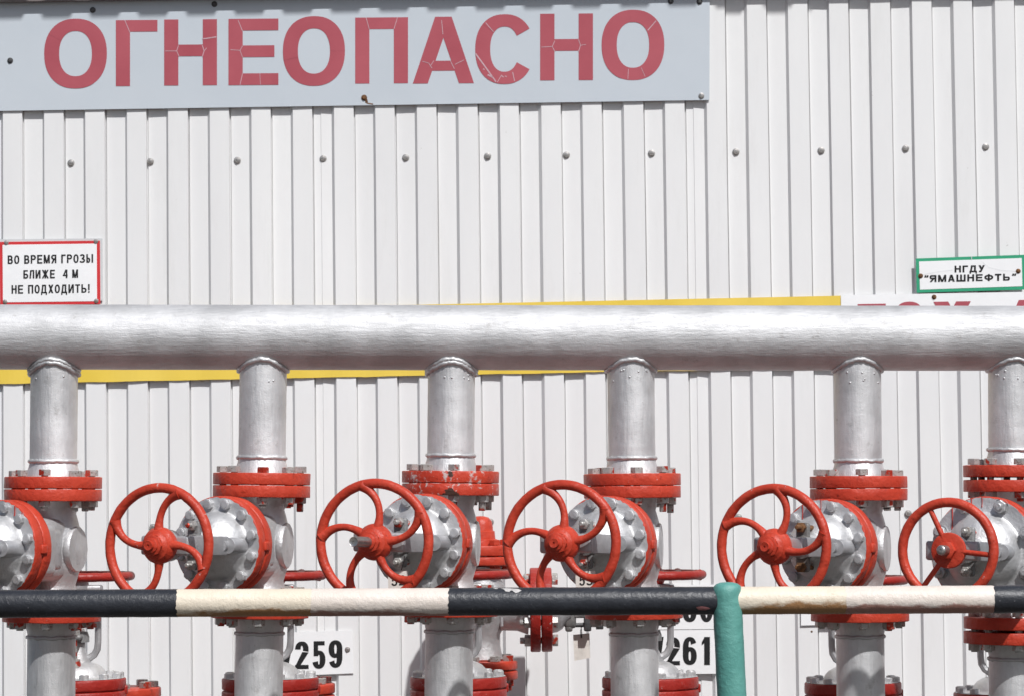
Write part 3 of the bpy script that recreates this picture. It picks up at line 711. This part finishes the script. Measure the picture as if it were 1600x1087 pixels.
BLb = ['rear valve low behind the far left riser, wheel seen edge on', 'rear valve low behind the riser left of the 259 plate, wheel seen edge on', 'rear valve low behind the middle riser with the red capped relief valve behind it',
       'rear valve low behind the riser left of the 261 plate, wheel seen edge on', 'rear valve low behind the riser right of the teal post', 'rear valve low behind the far right riser']
for i, c in enumerate(back):
    gate_valve(T(c) @ RZ(R(rnd.uniform(-4, 4))) @ RX(R(-90)), BLb[i], 'rear gate valves with upright stems', .144, .122, 'five' if i % 2 else 'disc', .458, .134, rnd.uniform(0, 1), red='red_shaded', rear=True)
    ln = empty('line_pipe', T(c), 'silver line pipe feeding the ' + BLb[i].split(',')[0].replace(' with the red capped relief valve behind it', ''), 'pipe', 'line pipes from the rear valves to the wall')
    for sgn, y1 in ((1, YW + .1 - c.y), (-1, None)):
        mm = RX(R(-90)) if sgn > 0 else RX(R(90))
        z0 = counter_flange(ln, mm, .144, 'red_shaded', False)
        bm = B()
        if sgn > 0: pipe_mesh(bm, PIPE_R, z0 - .001, y1, mm)
        else: tube(bm, [(0, -z0 + .001, 0), (0, -z0 - .03, 0), (0, -z0 - .06, -.012), (0, -z0 - .08, -.04), (0, -z0 - .088, -.08), (0, -z0 - .088, -c.z - .02)], PIPE_R * .92, 32) if False else pipe_mesh(bm, PIPE_R, z0 - .001, c.y - .02, mm)
        obj('pipe', bm, 'silver_v', ln, ang=40)

# flanged pipe ends standing behind the first two rear valves
for px, fy, lb in ((191, 1073, 'red flanged pipe end beside the far left rear valve'), (463, 1067, 'red flanged pipe end beside the rear valve left of the 259 plate')):
    c = at(px, fy, .56); e = empty('flanged_pipe_end', T(c), lb, 'pipe', 'flanged pipe ends')
    bm = B(); disc(bm, .1, -.026, 0, I4, .004, 64); obj('blind_flange', bm, 'red', e, ang=45)
    bm = B(); disc(bm, .1, -.055, -.029, I4, .004, 64); obj('flange', bm, 'red', e, ang=45)
    bm = B(); lathe(bm, [(0, -c.z - .02), (.05, -c.z - .02), (.05, -.1), (.058, -.055), (0, -.055)], I4, 40); obj('pipe', bm, 'silver_v', e)
    fb = share('fe', lambda: make_flange_bolt(-.055, 0), 'bolt'); bolt_circle(e, 'flange_bolt', fb, .078, 8, .2)

# ------------------------------------------------------------------ relief valve behind the middle riser
c = at(752, 953, .80); k = (.80 + 7) / F
rv = empty('relief_valve', T(c), 'silver angle valve with red cap and red flanges behind the middle riser', 'valve')
z = lambda py: (953 - py) * k
bm = B()
lathe(bm, [(.05, z(1032)), (.056, z(1028)), (.05, z(1008)), (.050, z(990)), (.070, z(968)), (.073, z(948)), (.062, z(915)), (.05, z(900)), (.058, z(885)), (.05, z(884))], I4, 40)
lathe(bm, [(.05, 0), (.058, .02), (.054, .06), (.055, .095), (.066, .125), (.05, .126)], RY(R(90)), 40)
box(bm, (.055, -.046, 0), (.008, .012, .085), I4, .003)
obj('body', bm, 'silver', rv, ang=45)
bm = B(); disc(bm, .088, z(883), z(869.5), I4, .003, 64); o = obj('flange', bm, 'red', rv, ang=45)
bm = B(); disc(bm, .084, z(868), z(852), I4, .003, 64); obj('flange', bm, 'red', rv, ang=45)
bm = B(); lathe(bm, [(.048, z(852)), (.046, z(843)), (.040, z(842)), (.038, z(830)), (.034, z(829)), (.033, z(822)), (.030, z(814)), (.022, z(808.5)), (.010, z(806.5)), (0, z(806))], I4, 36); obj('cap', bm, 'red', rv, ang=40)
fb = share('rvt', lambda: make_flange_bolt(z(883), z(852)), 'red'); bolt_circle(rv, 'flange_bolt', fb, .066, 6, .1)
xr = lambda px: (px - 752) * k
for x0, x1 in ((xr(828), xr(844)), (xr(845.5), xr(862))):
    bm = B(); disc(bm, .112, x0, x1, RY(R(90)), .004, 64); obj('flange', bm, 'red_shaded', rv, ang=45)
fb = share('rvs', lambda: make_flange_bolt(xr(828), xr(862), .012), 'bolt'); bolt_circle(rv, 'flange_bolt', fb, .088, 8, .35, RY(R(90)))
bm = B(); lathe(bm, [(.062, xr(862)), (.06, xr(870)), (.052, xr(878)), (.036, xr(884)), (.03, xr(892)), (0, xr(892))], RY(R(90)), 36); obj('end_cap', bm, 'silver', rv, ang=45)
bm = B(); box(bm, (xr(890), -.01, z(966)), (.032, .02, .055), RY(0), .008); box(bm, (xr(888), -.01, z(982)), (.02, .018, .018), I4, .006); box(bm, (xr(912), -.01, z(962)), (.06, .02, .014), I4, .004); obj('lever_lug', bm, 'shade', rv)
bm = B(); tube(bm, [(xr(895), -.01, z(977)), (xr(935), -.01, z(977))], .006, 10); box(bm, (xr(917), -.01, z(975)), (.02, .025, .04), I4, .004); hexa(bm, .014, 0, .02, T((xr(930), -.01, z(976))) @ RY(R(90))); obj('lever_rod', bm, 'dark_bolt', rv)
bm = B(); disc(bm, .096, z(1044.5), z(1031), T((0, 0, 0)), .004, 64); obj('flange', bm, 'red', rv, ang=45)
bm = B(); disc(bm, .096, z(1060), z(1046), I4, .004, 64); obj('flange', bm, 'red', rv, ang=45)
fb = share('rvb', lambda: make_flange_bolt(z(1060), z(1031), .012), 'bolt'); bolt_circle(rv, 'flange_bolt', fb, .074, 8, .5)
bm = B(); lathe(bm, [(0, -c.z - .02), (.05, -c.z - .02), (.05, z(1085)), (.058, z(1060)), (0, z(1060))], I4, 40); obj('pipe', bm, 'silver_v', rv)

# ------------------------------------------------------------------ hanging tags
def tag_card(label, corners, Y, txt, wire, name='number_tag'):
    bm = B(); sheet(bm, corners, Y, .0012); o = obj(name, bm, 'paper', ang=0); tag(o, label, 'tag', 'tags hung on the valves')
    if txt: bm = B(); letters(bm, txt, Y, -.05, .17, .13); obj('lettering', bm, 'ink', o, ang=0)
    bm = B(); tube(bm, [at(x, y, Y + d) for x, y, d in wire], .0011, 6); obj('wire', bm, 'dark_bolt', o, ang=80)
    return o
def on_axis(i, L, dz): return frames[i][0] @ (RZ(yaws[i]) @ Vector((0, -L, dz)))
y2 = on_axis(2, .425, 0).y; y3 = on_axis(3, .425, 0).y
tag_card('small white tag numbered 52 hanging behind a handwheel', [(606, 893), (637, 891), (639, 928), (607, 931)], y2, [('5', 611.5, 621, 899, 914.5), ('2', 623.5, 633, 898, 913.5)], [(627, 890, -.001), (629, 883, -.002), (631, 876, -.001), (632, 868, 0)])
tag_card('small white tag numbered 53 hanging behind a handwheel', [(899, 892), (930, 891), (932, 928), (900, 930)], y3, [('5', 905, 914, 898.5, 914), ('3', 916.5, 926, 898, 913.5)], [(919, 893, -.001), (920, 886, -.002), (919, 878, -.001), (918, 868, 0)])
tag_card('blank pale card hanging on a wire left of the riser by the 261 plate', [(895.5, 991), (921, 988.5), (922.5, 1027), (897.5, 1031.5)], .815, None, [(908, 996, -.002), (907, 985, -.004), (909, 978, -.002), (911, 972, -.001), (908, 978, .002), (909, 988, .001), (909, 996, -.001)], 'card_tag')

# ------------------------------------------------------------------ painted barrier rail with teal post
YR = -.72
bar = empty('barrier_rail', T(Vector((0, YR, 0))), 'black and cream banded pipe rail on a lumpy teal post in front of the valves', 'barrier')
def rail_y(px): return 942.6 - px * .0045
rr = .0298; binv = bar.matrix_world.inverted()
bands = [(-420, 278, 'black'), (278, 487, 'cream'), (487, 701, 'offwhite'), (701, 1135, 'black'), (1135, 1320, 'cream'), (1320, 1551, 'offwhite'), (1551, 2050, 'black')]
for x0, x1, mt in bands:
    bm = B(); n = max(8, int((x1 - x0) / 9)); seg = 36; pa, pb = binv @ at(x0, rail_y(x0), YR), binv @ at(x1, rail_y(x1), YR)
    ax = (pb - pa).normalized(); L = (pb - pa).length; mm = T(pa) @ Vector((0, 0, 1)).rotation_difference(ax).to_matrix().to_4x4()
    rings = []
    for q in range(n + 1):
        ring = []
        for s in range(seg):
            a = 2 * math.pi * s / seg; h = L * q / n
            if q in (0, n): h += .0045 * noise.noise(Vector((math.cos(a) * 6, math.sin(a) * 6, (x0 if q == 0 else x1) * .37)))
            ra = rr + .0006 * noise.noise(Vector((math.cos(a) * 2, math.sin(a) * 2, h * 40 + x0))) + (.0003 if mt == 'black' else 0)
            ring.append(bm.verts.new(mm @ Vector((ra * math.cos(a), ra * math.sin(a), h))))
        rings.append(ring)
    for A, Bq in zip(rings, rings[1:]):
        for s in range(seg):
            j = (s + 1) % seg; bm.faces.new((A[s], A[j], Bq[j], Bq[s]))
    o = obj('rail_band', bm, mt, bar, ang=60); o['label'] = {'black': 'black painted stretch of rail', 'cream': 'yellowish cream stretch of rail', 'offwhite': 'off white stretch of rail'}[mt]
def chip(pts, mt, lift=.0007):
    """flake of missing paint on the rail: outline as (pixel column, angle above the horizontal)"""
    bm = B(); vs = []
    for px, th in pts:
        p = binv @ at(px, rail_y(px), YR); q = rr + lift + .0006
        vs.append(bm.verts.new(p + Vector((0, -q * math.cos(R(th)), q * math.sin(R(th))))))
    c = sum((v.co for v in vs), Vector()) / len(vs); d = c - (binv @ at(sum(p[0] for p in pts) / len(pts), rail_y(800), YR)); d.x = 0
    cv = bm.verts.new(c + d.normalized() * max(0, rr + lift + .001 - d.length))
    for i in range(len(vs)): bm.faces.new((cv, vs[i], vs[(i + 1) % len(vs)]))
    return obj('paint_chip', bm, mt, bar, ang=80)
chip([(783, 66), (788, 58), (790, 47), (796, 44), (797, 52), (803, 50), (806, 38), (811, 42), (815, 52), (810, 62), (800, 66), (792, 70)], 'chip')
chip([(771, 66), (776, 62), (779, 67), (774, 71)], 'chip')
chip([(1086, -24), (1095, -20), (1104, -24), (1109, -32), (1100, -40), (1090, -38)], 'chip_red')
def post(pt, pbm, label=None):
    bm = B(); pa, pb = binv @ pt, binv @ pbm; d = (pb - pa).normalized(); pb = pa + d * ((pa.z + .02) / -d.z)
    n = 90; seg = 40; rings = []; mm = T(pa) @ Vector((0, 0, 1)).rotation_difference(d).to_matrix().to_4x4(); L = (pb - pa).length
    hs = [(.0, .0), (.001, .014), (.004, .0235), (.009, .029), (.016, .0312)] + [(.02 + (L - .02) * (k / n) ** 1.6, .0315) for k in range(1, n + 1)]
    for h, ra in hs:
        if ra == 0: rings.append([bm.verts.new(mm @ Vector((0, 0, 0)))]); continue
        ring = []
        for s in range(seg):
            a = 2 * math.pi * s / seg; p = Vector((math.cos(a) * ra * 45, math.sin(a) * ra * 45, h * 45))
            r2 = ra + .0007 * noise.noise(p) + .0005 * noise.noise(p * 2.7 + Vector((9, 3, 1))) + (.0012 * noise.noise(p * 1.3) if h < .02 else 0)
            ring.append(bm.verts.new(mm @ Vector((r2 * math.cos(a), r2 * math.sin(a), h + .0012 * noise.noise(p * 1.6)))))
        rings.append(ring)
    for A, Bq in zip(rings, rings[1:]):
        for s in range(seg):
            j = (s + 1) % seg
            if len(A) == 1: bm.faces.new((A[0], Bq[j], Bq[s]))
            else: bm.faces.new((A[s], A[j], Bq[j], Bq[s]))
    o = obj('post', bm, 'teal', bar, ang=80)
post(at(1135, 908.5, YR - .0075), at(1143.5, 1087, YR - .0075))
post(at(-390, 916, YR - .0075), at(-392, 1087, YR - .0075)); post(at(2010, 905, YR - .0075), at(2018, 1087, YR - .0075))
